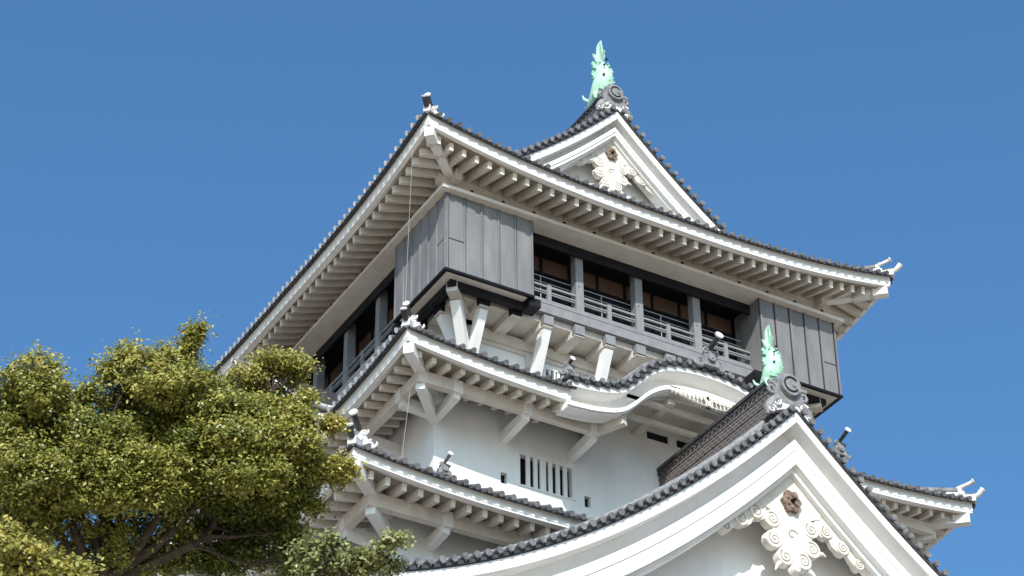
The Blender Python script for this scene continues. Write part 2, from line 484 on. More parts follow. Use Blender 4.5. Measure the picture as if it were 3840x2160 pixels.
# storey wall with real openings on its front face
def wall_open(name, x0, x1, y0, y1, z0, z1, opens, m=PLAST):
    mb = MB()
    xs = sorted(set([x0, x1]+[a for o in opens for a in o[:2]]))
    zs = sorted(set([z0, z1]+[a for o in opens for a in o[2:4]]))
    for i in range(len(xs)-1):
        for j in range(len(zs)-1):
            cx = (xs[i]+xs[i+1])/2; cz = (zs[j]+zs[j+1])/2
            if any(o[0] < cx < o[1] and o[2] < cz < o[3] for o in opens): continue
            mb._add([(xs[i],y0,zs[j]),(xs[i+1],y0,zs[j]),(xs[i+1],y0,zs[j+1]),(xs[i],y0,zs[j+1])], [(0,1,2,3)])
    for o in opens:
        a, b, c, d, dep = o
        mb._add([(a,y0,c),(b,y0,c),(b,y0,d),(a,y0,d),(a,y0+dep,c),(b,y0+dep,c),(b,y0+dep,d),(a,y0+dep,d)],
                [(0,1,5,4),(1,2,6,5),(2,3,7,6),(3,0,4,7)])
        mb._add([(a,y0+dep,c),(b,y0+dep,c),(b,y0+dep,d),(a,y0+dep,d)], [(0,1,2,3)], 1)
    mb._add([(x0,y0,z0),(x0,y1,z0),(x0,y1,z1),(x0,y0,z1)], [(0,1,2,3)])
    mb._add([(x1,y0,z0),(x1,y1,z0),(x1,y1,z1),(x1,y0,z1)], [(0,1,2,3)])
    mb._add([(x0,y1,z0),(x1,y1,z0),(x1,y1,z1),(x0,y1,z1)], [(0,1,2,3)])
    mb._add([(x0,y0,z1),(x1,y0,z1),(x1,y1,z1),(x0,y1,z1)], [(0,1,2,3)])
    return mb.build(name, [m, BLACK], castle)

# third storey
WX = .61; WY = -.43
op3 = [(2.54,4.74,-8.18,-6.89,.30),(1.90,2.15,-8.28,-7.86,.18),(5.14,5.38,-8.28,-7.86,.18)]
w3 = wall_open("third_storey_wall", -WX, 17+WX, WY, 20.53, -10.5, -5.2, op3)
w3b = wall_open("upper_wall_panel", 4.3, 12.7, WY, WY+.3, -5.2, -4.05, [(7.78,8.68,-4.82,-4.50,.06),(9.02,9.92,-4.82,-4.50,.06)])
def barred(x0, x1, z0, z1, y, n, wd, parent, gap_mid=True, name="barred_window"):
    mb = MB()
    fr = .09
    mb.box(x0-.02, x0+fr, y-.035, y+.2, z0, z1); mb.box(x1-fr, x1+.02, y-.035, y+.2, z0, z1)
    mb.box(x0+fr, x1-fr, y-.035, y+.2, z1-fr, z1); mb.box(x0+fr, x1-fr, y-.035, y+.2, z0, z0+.05)
    L = x1-x0-2*fr
    for i in range(n):
        c = x0+fr+L*(i+1+(.12 if gap_mid else 0))/(n+1)
        w = wd*1.5 if (gap_mid and i == 2) else wd
        mb.box(c-w/2, c+w/2, y-.01, y+.06, z0+.05, z1-fr)
    return mb.build(name, PLAST, parent)
barred(2.54, 4.74, -8.18, -6.89, WY, 6, .15, w3)

# second storey, first storey (mostly below the picture)
w2 = wall("second_storey_wall", -4.1, 21.1, -4.2, 24.3, -20.4, -11.9)
# fourth storey behind the brackets
op4 = [(5.22,6.5,-2.1,-1.18,.25),(10.5,11.8,-2.1,-1.18,.25)]
w4 = wall_open("fourth_storey_wall", 2.2, 14.8, 2.2, 17.9, -5.0, -.3, op4)
barred(5.22, 6.5, -2.1, -1.18, 2.2, 5, .10, w4, False)
barred(10.5, 11.8, -2.1, -1.18, 2.2, 5, .10, w4, False)

# wall band and corner purlins under the top eaves
wb = MB()
a = .32
for (x0,x1,y0,y1) in ((a,W-a,a,a+.25),(a,W-a,D-a-.25,D-a),(a,a+.25,a+.25,D-a-.25),(W-a-.25,W-a,a+.25,D-a-.25)):
    wb.box(x0, x1, y0, y1, 3.43, 5.4)
for sx in (0, 1):
    for sy in (0, 1):
        cx = a-.45 if sx == 0 else W-a+.45; cy = a if sy == 0 else D-a
        wb.box(min(cx, a+.02 if sx == 0 else W-a-.02), max(cx, a+.02 if sx == 0 else W-a-.02), cy-.12+.15*(1 if sy==0 else -1), cy+.12+.15*(1 if sy==0 else -1), 3.95, 4.42)
        cy2 = a-.45 if sy == 0 else D-a+.45; cx2 = a if sx == 0 else W-a
        wb.box(cx2-.12+.15*(1 if sx==0 else -1), cx2+.12+.15*(1 if sx==0 else -1), min(cy2, a+.02 if sy == 0 else D-a-.02), max(cy2, a+.02 if sy == 0 else D-a-.02), 3.95, 4.42)
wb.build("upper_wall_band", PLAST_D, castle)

# ================= TOP STOREY (balcony storey)
balc = MB()
# lip ring with flat soffit
lo = -.28; li = .56
for k in range(1):
    balc.box(lo, W-lo, lo, li, 3.27, 3.41); balc.box(lo, W-lo, D-li, D-lo, 3.27, 3.41)
    balc.box(lo, li, li, D-li, 3.27, 3.41); balc.box(W-li, W-lo, li, D-li, 3.27, 3.41)
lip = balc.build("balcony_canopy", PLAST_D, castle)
hk = MB()
for i in range(13):
    x = .9+i*1.28
    hk.box(x-.05, x+.05, lo-.01, lo+.09, 3.412, 3.50)
for i in range(15):
    y = .9+i*1.28
    hk.box(lo-.01, lo+.09, y-.05, y+.05, 3.412, 3.50)
hk.build("gutter_hook", BLACK, lip)

top = empty("top_storey", (0,0,0), parent=castle)
# inner dark ceiling, header, window walls
inn = MB()
inn.box(.57, W-.57, .57, D-.57, 3.28, 3.40)
for (x0,x1,y0,y1) in ((.57,W-.57,.57,.66),(.57,W-.57,D-.66,D-.57),(.57,.66,.66,D-.66),(W-.66,W-.57,.66,D-.66)):
    inn.box(x0, x1, y0, y1, 2.86, 3.275)
inn.box(1.9, W-1.9, 1.9, D-1.9, 0.02, 3.27)
inn.build("inner_core", BLACK, top)
fl = MB(); fl.box(.99, W-.99, .99, D-.99, -.22, .04); fl.build("balcony_floor", PLAST_D, top)

def glazing(k, c0, c1):
    """row of sliding windows on one side"""
    n = round((c1-c0)/1.285)
    stp = (c1-c0)/n
    for i in range(n):
        s0 = c0+i*stp; s1 = s0+stp
        fr = MB()
        def bx(a, b, p, q, z0, z1, mi):
            if k == 'f': fr.box(a, b, p, q, z0, z1, mi)
            else: fr.box(p, q, a, b, z0, z1, mi)
        w = .055
        bx(s0+.005, s0+w, 1.60, 1.70, 0.02, 3.25, 0); bx(s1-w, s1-.005, 1.60, 1.70, 0.02, 3.25, 0)
        for z in (0.05, 0.95, 1.7, 2.46, 3.17): bx(s0+w, s1-w, 1.61, 1.69, z-.03, z+.04, 0)
        for z0, z1 in ((1.0,1.67),(1.74,2.43)):
            bx(s0+w, s1-w, 1.655, 1.665, z0, z1, 2)
        bx(s0+w, s1-w, 1.645, 1.66, 2.50, 3.14, 1)
        bx(s0+w, s1-w, 1.645, 1.66, 0.1, .91, 0)
        fr.build("sliding_window", [BLACK, BROWN, GLASS], top)
glazing('f', 3.65, 13.35)
glazing('l', 3.9, 16.2)

PY = .70
def post(x0, x1, y0, y1):
    m = MB(); m.box(x0, x1, y0, y1, .56, 3.275)
    m.box(x0+.10, x0+.15, y0-.004, y0+.01, 1.6, 1.66, 1)
    return m.build("balcony_post", [RAIL, SEAM], top)
for cx in (5.93, 8.5, 11.07): post(cx-.16, cx+.16, PY, PY+.33)
for cy in (6.57, 9.2, 11.83, 14.46): 
    m = MB(); m.box(PY, PY+.33, cy-.16, cy+.16, .56, 3.275); m.build("balcony_post", RAIL, top)
for cx in (5.93, 8.5, 11.07):
    m = MB(); m.box(cx-.16, cx+.16, D-PY-.33, D-PY, .56, 3.275); m.build("balcony_post", RAIL, top)
for cy in (6.57, 9.2, 11.83, 14.46):
    m = MB(); m.box(W-PY-.33, W-PY, cy-.16, cy+.16, .56, 3.275); m.build("balcony_post", RAIL, top)

def rail_side(side, c0, c1, posts):
    bounds = [c0]+list(posts)+[c1]
    def bx(m, a, b, p, q, z0, z1, mi=0):
        if side == 'f': m.box(a, b, PY+p, PY+q, z0, z1, mi)
        elif side == 'l': m.box(PY+p, PY+q, a, b, z0, z1, mi)
        elif side == 'r': m.box(W-PY-q, W-PY-p, a, b, z0, z1, mi)
        else: m.box(a, b, D-PY-q, D-PY-p, z0, z1, mi)
    for i in range(len(bounds)-1):
        a = bounds[i]+(.16 if i > 0 else 0); b = bounds[i+1]-(.16 if i < len(bounds)-2 else 0)
        m = MB(); mid = (a+b)/2
        bx(m, a, b, .06, .15, 1.19, 1.27)
        bx(m, a, b, .08, .14, .985, 1.045)
        bx(m, a, b, .08, .14, .90, .94)
        for c in ((a+mid)/2-.55, mid, b-.55): pass
        bx(m, mid-.08, mid+.08, .04, .17, .56, 1.30)
        bx(m, a, b, .07, .15, .56, .66)
        m.build("balcony_railing", RAIL, top)
    m = MB()
    bx(m, c0, c1, 0.0, .30, .42, .558)
    bx(m, c0, c1, .015, .30, .03, .41)
    bx(m, c0, c1, .05, .30, .408, .425, 1)
    m.build("floor_beam", [RAIL, SEAM], top)
rail_side('f', 3.55, 13.45, (5.93, 8.5, 11.07))
rail_side('l', 3.82, 16.28, (6.57, 9.2, 11.83, 14.46))
rail_side('r', 3.82, 16.28, (6.57, 9.2, 11.83, 14.46))
rail_side('b', 3.55, 13.45, (5.93, 8.5, 11.07))
# thin inner handrail and glimpsed gear on the balcony
m = MB()
for z in (1.75, 2.0): m.tube([(3.6, 1.25, z), (13.4, 1.25, z)], .018, 6)
for z in (1.75, 2.0): m.tube([(1.25, 3.9, z), (1.25, 16.2, z)], .018, 6)
for x in (4.6, 7.2, 9.8, 12.3): m.tube([(x, 1.25, .6), (x, 1.25, 2.0)], .02, 6)
m.build("safety_rail", WIRE, top)

# boarded corner boxes
def board_box(cx, cy, sx, sy, wx, wy, seam_notch=True):
    """corner at (cx,cy); sx,sy point into the building"""
    m = MB()
    th = .12
    x1 = cx+sx*wx; y1 = cy+sy*wy
    def B(xa, xb, ya, yb, z0, z1, mi=0): m.box(min(xa,xb), max(xa,xb), min(ya,yb), max(ya,yb), z0, z1, mi)
    z0, z1 = 0.0, 3.262
    B(cx, x1, cy, cy+sy*th, z0, z1)
    B(cx, cx+sx*th, cy+sy*th, y1, z0, z1)
    B(x1-sx*th, x1, cy+sy*th, cy+sy*1.6, z0, z1)
    B(cx+sx*th, cx+sx*1.6, y1-sy*th, y1, z0, z1)
    # vertical battens
    nx = 5; ny = 6
    for i in range(nx+1):
        x = cx+sx*(.02+(wx-.10)*i/nx)
        B(x, x+sx*.055, cy-sy*.05, cy+sy*.003, z0+.001, z1-.001)
        B(x+sx*.055, x+sx*.105, cy-sy*.006, cy+sy*.001, z0+.002, z1-.002, 1)
    for i in range(ny+1):
        y = cy+sy*(.02+(wy-.10)*i/ny)
        B(cx-sx*.035, cx+sx*.003, y, y+sy*.055, z0+.001, z1-.001)
        B(cx-sx*.006, cx+sx*.001, y+sy*.055, y+sy*.10, z0+.002, z1-.002, 1)
    # small gun-port lid lines by the corner
    B(cx+sx*.09, cx+sx*.74, cy-sy*.008, cy+sy*.001, 1.29, 1.335, 1)
    B(cx-sx*.008, cx+sx*.001, cy+sy*.09, cy+sy*.64, 1.30, 1.325, 1)
    o = m.build("corner_board_box", [PANEL, SEAM], top)
    # under-frame: dark drip edge, pale frame, dark underside
    m = MB()
    for i in range(1):
        B2 = lambda xa, xb, ya, yb, z0, z1, mi=0: m.box(min(xa,xb), max(xa,xb), min(ya,yb), max(ya,yb), z0, z1, mi)
        B2(cx-sx*.05, x1+sx*.02, cy-sy*.05, cy+sy*.10, -.08, -.003, 0)
        B2(cx-sx*.05, cx+sx*.10, cy+sy*.10, y1, -.08, -.003, 0)
        B2(cx+sx*.11, x1-sx*.2, cy+sy*.105, cy+sy*.42, -.07, -.004, 1)
        B2(cx+sx*.11, cx+sx*.42, cy+sy*.42, y1-sy*.2, -.07, -.004, 1)
        B2(cx+sx*.425, x1, cy+sy*.425, cy+sy*.70, -.30, -.005, 0)
        B2(cx+sx*.425, cx+sx*.70, cy+sy*.70, y1, -.30, -.005, 0)
        B2(x1-sx*.1, x1+sx*.35, cy+sy*.1, cy+sy*.72, -.34, .0, 0)
        B2(cx+sx*.1, cx+sx*.72, y1-sy*.1, y1+sy*.35, -.34, .0, 0)
    m.build("box_underframe", [BLACK, PLAST_D], o)
board_box(0, 0, 1, 1, 3.55, 3.82)
board_box(W, 0, -1, 1, 3.55, 3.82)
board_box(0, D, 1, -1, 3.55, 3.82)
board_box(W, D, -1, -1, 3.55, 3.82)

# cantilever beams and struts under the balcony
HB = .72
def beam_end(p, q, blk=False):
    m = MB(); m.bar(p, q, .40, .38, 0)
    return m
def beam_head(x, y, ax, dark):
    m = MB()
    # painted timber end; black ones carry the corner boxes' shade in their colour
    if ax == 'y': m.box(x-.20, x+.20, y, y+.26, -.44, -.06)
    else: m.box(y, y+.26, x-.20, x+.20, -.44, -.06)
    m.build("beam_end", BLACK if dark else RAIL, top)
    m = MB()
    if ax == 'y':
        m.box(x-.22, x+.22, y+.26, 2.18, -.50, -.23)
        m.box(x-.19, x+.19, y+.05, y+.255, -.50, -.46)
    else:
        m.box(y+.26, 2.18, x-.22, x+.22, -.50, -.23)
        m.box(y+.05, y+.255, x-.19, x+.19, -.50, -.46)
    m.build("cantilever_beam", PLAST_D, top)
xs_b = [2.0, 3.3, 4.6, 5.9, 7.2, 8.5, 9.8, 11.1, 12.4, 13.7, 15.0]
for i, x in enumerate(xs_b): beam_head(x, HB, 'y', x < 3.6 or x > 13.4)
for y in [2.0+1.3*i for i in range(13)]: beam_head(y, HB, 'x', y < 3.9)
def strut(p, q, w=.30, h=.42):
    m = MB()
    m.bar(p, q, w, h, 0, upv=(0, 0, 1), w2=w*.92, h2=h*1.0)
    m.build("balcony_strut", PLAST, top)
for x in (2.0, 4.6, 7.2, 9.8, 12.4, 15.0):
    strut((x, HB+.28, -.52), (x, 2.35, -3.3))
for y in (2.0, 4.6, 7.2, 9.8, 12.4, 15.0):
    strut((HB+.28, y, -.52), (2.35, y, -3.3))
strut((.95, .95, -.48), (2.35, 2.35, -3.3), .36, .46)
strut((W-.95, .95, -.48), (W-2.35, 2.35, -3.3), .36, .46)
for a_, b_ in (((.55,.55,-.28), (2.2,2.2,-.28)), ((W-.55,.55,-.28), (W-2.2,2.2,-.28))):
    m = MB(); m.bar(a_, b_, .40, .36); m.build("diagonal_beam", PLAST_D, top)
# top beam of the fourth storey and thin wall posts
m = MB()
m.box(2.05, 14.95, 2.05, 2.19, -.85, -.50); m.box(2.05, 2.19, 2.19, 18.0, -.85, -.50); m.box(14.81, 14.95, 2.19, 18.0, -.85, -.50)
m.box(2.2, 14.8, 2.12, 2.19, -1.02, -.86)
for x in (4.6, 7.2, 9.8, 12.4): m.box(x-.14, x+.14, 2.10, 2.19, -4.9, -1.03)
m.build("wall_plate", PLAST_D, w4)

# ================= eave purlins and arms (middle and lower roof)
def arms(off_p, wall_x, wall_y, z, xs, ys, name_parent, xmax, ymax, w=.24, h=.38, pz=.42, xr=None):
    """off_p: purlin line at x=y=-off_p ; z: bottom level"""
    c = -off_p
    m = MB()
    m.box(c+.16, xmax, c, c+.26, z, z+pz)
    m.box(c, c+.26, c+.16, ymax, z, z+pz)
    m.box(c-.03, c+.30, c-.03, c+.30, z-.03, z+pz+.03)
    if xr: m.box(xr[0], xr[1], c, c+.26, z, z+pz)
    m.build("eave_purlin", PLAST_D, name_parent)
    for x in xs:
        m = MB()
        m.box(x-.17, x+.17, c-.02, c+.28, z-.02, z+pz+.02)
        m.bar((x, c+.1, z-.02), (x, wall_y+.05, z-.12), w, h)
        m.build("eave_arm", PLAST, name_parent)
    for y in ys:
        m = MB()
        m.box(c-.02, c+.28, y-.17, y+.17, z-.02, z+pz+.02)
        m.bar((c+.1, y, z-.02), (wall_x+.05, y, z-.12), w, h)
        m.build("eave_arm", PLAST, name_parent)
    m = MB(); m.bar((c+.1, c+.1, z-.06), (wall_x+.05, wall_y+.05, z-.14), w*1.25, h)
    m.build("eave_arm", PLAST, name_parent)
arms(2.05, -WX, WY, -6.42, (-.6, 2.02, 4.62), (-.6, 2.02, 4.62, 7.2), roof2, 4.75, 12)
m = MB()
m.box(15.0, 18.9, -2.05, -1.79, -6.42, -6.0); m.bar((19.0,-2.0,-6.4), (17.5,-.4,-6.4), .3, .38)
for x in (15.2, 17.6): m.bar((x, -2.0, -6.44), (x, -.38, -6.54), .24, .38)
m.build("eave_purlin", PLAST_D, roof2)
arms(5.35, -4.1, -4.2, -13.55, (-2.75, -.1), (-3.6, -1.0, 1.6, 4.2), roof3, 1.7, 12, pz=.46)

# ================= GABLES
def pendant(cx, y, cz, s, parent, boss_at=(0,0), big=True):
    """carved gable pendant; local units are metres for s=1, origin at the boss"""
    mb = MB(); th = .20*s
    def C(px, pz): return (cx+px*s, cz+pz*s)
    # main plate under the apex
    plate = [(-.05,1.35),(.05,1.35),(.75,.62),(1.3,.0),(1.12,-.30),(.78,-.42),(.74,-1.12),(.62,-1.70),(.30,-1.92),(.12,-2.32),(0,-2.38),(-.12,-2.32),(-.30,-1.92),(-.62,-1.70),(-.74,-1.12),(-.78,-.42),(-1.12,-.30),(-1.3,.0),(-.75,.62)]
    mb.prism([C(*p) for p in plate], y, y+th, 'y', 0)
    for sg in (-1, 1):
        # side leaf: tapering wavy board following the barge
        pts_t = [(1.0,.38),(1.6,-.18),(2.2,-.68),(2.8,-1.2),(3.5,-1.9)]
        pts_b = [(3.5,-1.98),(2.95,-1.75),(2.75,-1.55),(2.45,-1.68),(2.2,-1.45),(2.05,-1.18),(1.8,-1.30),(1.55,-1.15),(1.4,-.85),(1.15,-.9),(.9,-.75)]
        mb.prism([C(sg*a, b) for a, b in pts_t+pts_b], y+.02*s, y+th, 'y', 0)
        curls = [(.74,-.76,.30,1),(.72,-1.46,.31,-1),(.34,-1.98,.30,-1),(1.34,-.66,.25,1),(1.94,-1.08,.25,1),(2.54,-1.52,.19,1)]
        for (px, pz, r, hd) in curls:
            x, z = C(sg*px, pz)
            mb.tube([(x, y+th*1.3, z), (x, y-.02*s, z), (x, y-.035*s, z)], [r*s, r*s*.99, r*s*.94], 20, 0, True, False)
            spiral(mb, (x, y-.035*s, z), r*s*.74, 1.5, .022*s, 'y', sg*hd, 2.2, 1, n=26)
            mb.tube([(x, y-.03*s, z), (x, y-.06*s, z)], [.05*s, .035*s], 10, 0)
        # small tufts between curls
        for (px, pz, ax, az) in ((.98,-1.55,1.22,-1.60),(.55,-2.25,.80,-2.58)):
            x, z = C(sg*px, pz); x2, z2 = C(sg*ax, az)
            mb.tube([(x, y+.05*s, z), ((x+x2)/2, y, (z+z2)/2+.05*s), (x2, y-.03*s, z2)], [.10*s, .07*s, .02*s], 7, 0)
    x, z = C(0, -1.15)
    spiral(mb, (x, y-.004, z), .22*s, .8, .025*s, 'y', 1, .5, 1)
    x, z = C(0, -2.35); mb.tube([(x, y+.1*s, z), (x, y-.12*s, z)], [.22*s, .12*s], 10, 0)
    o = mb.build("carved_pendant", [CREAM, GROOVE_SHADE], parent)
    b = MB(); x, z = C(*boss_at)
    hexp = []
    for i in range(24):
        a = 2*math.pi*i/24; r = (.33+.04*math.cos(6*a))*s
        hexp.append((x+r*math.cos(a), z+r*math.sin(a)*1.12))
    b.prism(hexp, y-.16*s, y+.01, 'y', 0)
    for i in range(6):
        a = math.pi/6+i*math.pi/3
        b.tube([(x+.2*s*math.cos(a), y-.15*s, z+.22*s*math.sin(a)), (x+.2*s*math.cos(a), y-.20*s, z+.22*s*math.sin(a))], [.09*s,.05*s], 8, 0)
    b.tube([(x, y-.15*s, z), (x, y-.34*s, z)], [.085*s,.05*s], 8, 1)
    b.build("gable_boss", [BOSS, BLACK], parent)
    return o

def gable(name, xc, Y, zap, drop, dl, dr, parent, steps, wallY, ybackL, zlow, wall_mat=PLAST, tile_rad=.098, over=.15, xs_step=.35, kd=True, strip_h=.36, slope_surface=True):
    def samp(step):
        n1 = max(2, int(dl/step)); n2 = max(2, int(dr/step))
        return [-dl+dl*i/n1 for i in range(n1)]+[dr*i/n2 for i in range(n2+1)]
    ds = samp(xs_step)
    def Zd(d): return zap-drop(abs(d))
    X = [xc+d for d in ds]
    g = MB()
    # roof sheets
    rows = []
    for d in ds:
        rows.append([(xc+d, Y-.05, Zd(d)+.10), (xc+d, ybackL, Zd(d)+.10)])
    g.slab(rows, .08, 1)
    # verge round tiles, axis towards the viewer
    L = 0; last = 0
    for sg, lim in ((-1, dl), (1, dr)):
        d = .16
        while d < lim:
            z = Zd(d)
            sl = (drop(d+.05)-drop(d))/.05
            ln = math.sqrt(1+sl*sl)
            jx = rnd.uniform(-.01, .01)
            nx, nz = sg*sl/ln*.13, 1/ln*.13
            c = (xc+sg*d+nx, z+.08+nz+jx)
            g.tube([(c[0], Y-over, c[1]), (c[0], Y+.55, c[1])], tile_rad, 9, 0)
            g.tube([(c[0], Y-over-.03, c[1]), (c[0], Y-over+.04, c[1])], tile_rad*1.14, 10, 0)
            dm = d+.2/ln
            zz = Zd(dm)+.08
            g.hexa([(xc+sg*(dm-.13/ln), Y-.08, zz+.13*sl/ln-.05), (xc+sg*(dm+.13/ln), Y-.08, zz-.13*sl/ln-.05), (xc+sg*(dm+.13/ln), Y+.02, zz-.13*sl/ln-.05), (xc+sg*(dm-.13/ln), Y+.02, zz+.13*sl/ln-.05),
                    (xc+sg*(dm-.13/ln), Y-.08, zz+.13*sl/ln+.06), (xc+sg*(dm+.13/ln), Y-.08, zz-.13*sl/ln+.06), (xc+sg*(dm+.13/ln), Y+.02, zz-.13*sl/ln+.06), (xc+sg*(dm-.13/ln), Y+.02, zz+.13*sl/ln+.06)], 1)
            d += .40/ln
    # rounded rows running down the slope
    if slope_surface:
        y = Y+1.35
        while y < ybackL-.1:
            for sg, lim in ((-1, dl), (1, dr)):
                g.tube([(xc+sg*lim*i/12, y, Zd(lim*i/12)+.14) for i in range(13)], .09, 6, 0)
            y += .4
    roof = g.build(name, [TILE, TILE_D, TILE_L], parent)
    # white verge strip and recessed band
    v = MB()
    v.band(X, [Zd(d)+.0 for d in ds], [Zd(d)-strip_h for d in ds], Y, Y+.85)
    v.build("verge_board", PLAST, roof)
    for (nm, yf, yb, o0, o1) in steps:
        b = MB()
        b.band(X, [Zd(d)-o0 for d in ds], [Zd(d)-o1 for d in ds], yf, yb)
        b.build(nm, PLAST, roof)
    # gable wall
    w = MB()
    poly = [(x, Zd(d)-.3) for x, d in zip(X, ds)]
    poly = poly+[(X[-1], min(poly[-1][1]-.2, zlow)), (X[0], min(poly[0][1]-.2, zlow))]
    # build as vertical strips (concave-safe)
    for i in range(len(X)-1):
        w._add([(X[i], wallY, zlow), (X[i+1], wallY, zlow), (X[i+1], wallY, max(poly[i+1][1], zlow)), (X[i], wallY, max(poly[i][1], zlow))], [(0,1,2,3)])
    w.build("gable_wall", wall_mat, roof)
    # descending ridge behind the verge
    if kd:
        r = MB()
        for (y0, y1, z0, z1, mi) in ((Y+.62, Y+.98, .05, .34, 0), (Y+.56, Y+1.04, .34, .42, 1)):
            for seg in ([d for d in ds if d <= -.45], [d for d in ds if d >= .45]):
                r.band([xc+d for d in seg], [Zd(d)+z1 for d in seg], [Zd(d)+z0 for d in seg], y0, y1, mi)
        for seg in ([d for d in ds if d <= -.45], [d for d in ds if d >= .45]):
            r.tube([(xc+d, Y+.80, Zd(d)+.50) for d in seg], .115, 8, 0)
        # mortar line over the verge tiles
        for seg in ([d for d in ds if d <= -.3], [d for d in ds if d >= .3]):
            r.band([xc+d for d in seg], [Zd(d)+.30 for d in seg], [Zd(d)+.10 for d in seg], Y+.50, Y+.615, 1)
        r.build("descending_ridge", [ORN, MORTAR], roof)
    return roof

# --- gable of the top roof
GT = 1.62
gab1 = gable("upper_gable", XC, GT, ZT, dropT, 4.9, 4.9, castle,
      [("recessed_band", GT+.55, GT+.95, .30, .90), ("bargeboard", GT+.18, GT+.70, .68, .88), ("inner_bargeboard", GT+.22, GT+.9, .88, 1.04), ("inner_moulding", GT+.40, GT+.9, 1.04, 1.14)],
      GT+1.15, GT+3.0, 5.2, slope_surface=False)
pendant(8.46, 2.14, 9.68, .74, gab1)
# --- big front gable
def dropB(d): return 1.02*d-0.025*d*d
GB = -7.88; ZB = -7.58
gab2 = gable("large_front_gable", XC, GB, ZB, dropB, 14.2, 8.6, castle,
      [("recessed_band", GB+.80, GB+1.2, .34, 1.35), ("bargeboard", GB+.18, GB+.95, .93, 1.28), ("inner_bargeboard", GB+.215, GB+.95, 1.28, 1.80), ("inner_moulding", GB+.46, GB+1.0, 1.80, 2.0)],
      GB+1.75, -.9, -19.5)
pendant(8.43, -7.24, -10.62, 1.0, gab2)

# main ridges
def ridge(y0, y1, zb, zt, w, parent, mats, name="roof_ridge", curve=0.0):
    r = MB(); n = 10
    ys = [y0+(y1-y0)*i/n for i in range(n+1)]
    cz = lambda y: curve*max(0, 1-(y-y0)/3.0)**2
    hh = zt-zb
    for (ww, a, b, mi) in ((w, 0, .78, 0), (w*1.25, .78, .86, 1), (w*.9, .86, .94, 0)):
        top = [[(XC-ww/2, y, zb+hh*b+cz(y)), (XC+ww/2, y, zb+hh*b+cz(y))] for y in ys]
        r.slab(top, hh*(b-a), mi)
    for f in (.30, .56):
        top = [[(XC-w/2-.02, y, zb+hh*f+.02+cz(y)), (XC+w/2+.02, y, zb+hh*f+.02+cz(y))] for y in ys]
        r.slab(top, .05, 0)
    r.tube([(XC, y, zb+hh*.96+cz(y)) for y in ys], .15, 10, 1)
    # row of round tile faces along the sides
    y = y0+.15
    while y < y1:
        for sg in (-1, 1):
            r.tube([(XC+sg*w*.45, y, zb+hh*.70+cz(y)), (XC+sg*(w*.5+.07), y, zb+hh*.70+cz(y))], .062, 8, 1)
        y += .26
    return r.build(name, mats, parent)
ridge(-6.9, WY-.01, -7.25, -5.75, .62, gab2, [RIDGE, TILE_D])
ridge(2.3, 18.0, 11.55, 12.75, .62, castle, [TILE, TILE_D], "main_ridge")

def big_oni(loc, s, parent, label=None):
    mb = MB()
    poly = [(-.55,-.15),(-.58,.25),(-.42,.55),(-.45,.78),(-.25,1.0),(0,1.06),(.25,1.0),(.45,.78),(.42,.55),(.58,.25),(.55,-.15)]
    mb.prism(poly, 0, .30, 'y', 0)
    mb.tube([(0,.02,.52),(0,-.16,.52)], [.42,.40], 24, 0)                   # round crest boss
    pts = [(.27*math.cos(R(a)), -.175, .52+.27*math.sin(R(a))) for a in range(40, 331, 12)]
    mb.tube(pts, .03, 6, 2)
    mb.tube([(.1,-.16,.52),(.1,-.20,.52)], [.10,.08], 10, 0)
    for sg in (-1, 1):
        spiral(mb, (sg*.62, .08, .30), .26, 1.5, .09, 'y', sg, 1.0 if sg > 0 else 2.1, 0)
        mb.tube([(sg*.45,.1,-.05),(sg*.68,.1,-.25),(sg*.86,.1,-.52),(sg*.88,.1,-.75)], [.19,.18,.15,.07], 8, 0)
        spiral(mb, (sg*.74, .0, -.56), .16, 1.3, .055, 'y', -sg, 0.5, 1)
        spiral(mb, (sg*.55, -.02, -.22), .17, 1.3, .06, 'y', sg, 0.5, 1)
    mb.prism([(-.45,-.15),(.45,-.15),(.75,-.62),(0,-.22+-.10),(-.75,-.62)], .02, .26, 'y', 1)
    mb.tube([(0,.9,.55),(0,.35,.62)], .12, 10, 0)
    Mx = Matrix.Translation(Vector(loc)) @ Matrix.Scale(s, 4)
    mb.v = [tuple(Mx @ Vector(p)) for p in mb.v]
    return mb.build("ridge_end_tile", [ORN, ORN_W, SEAM], parent)
big_oni((XC, -7.62, -6.98), .98, gab2)
big_oni((XC, 1.75, 12.05), .86, gab1)

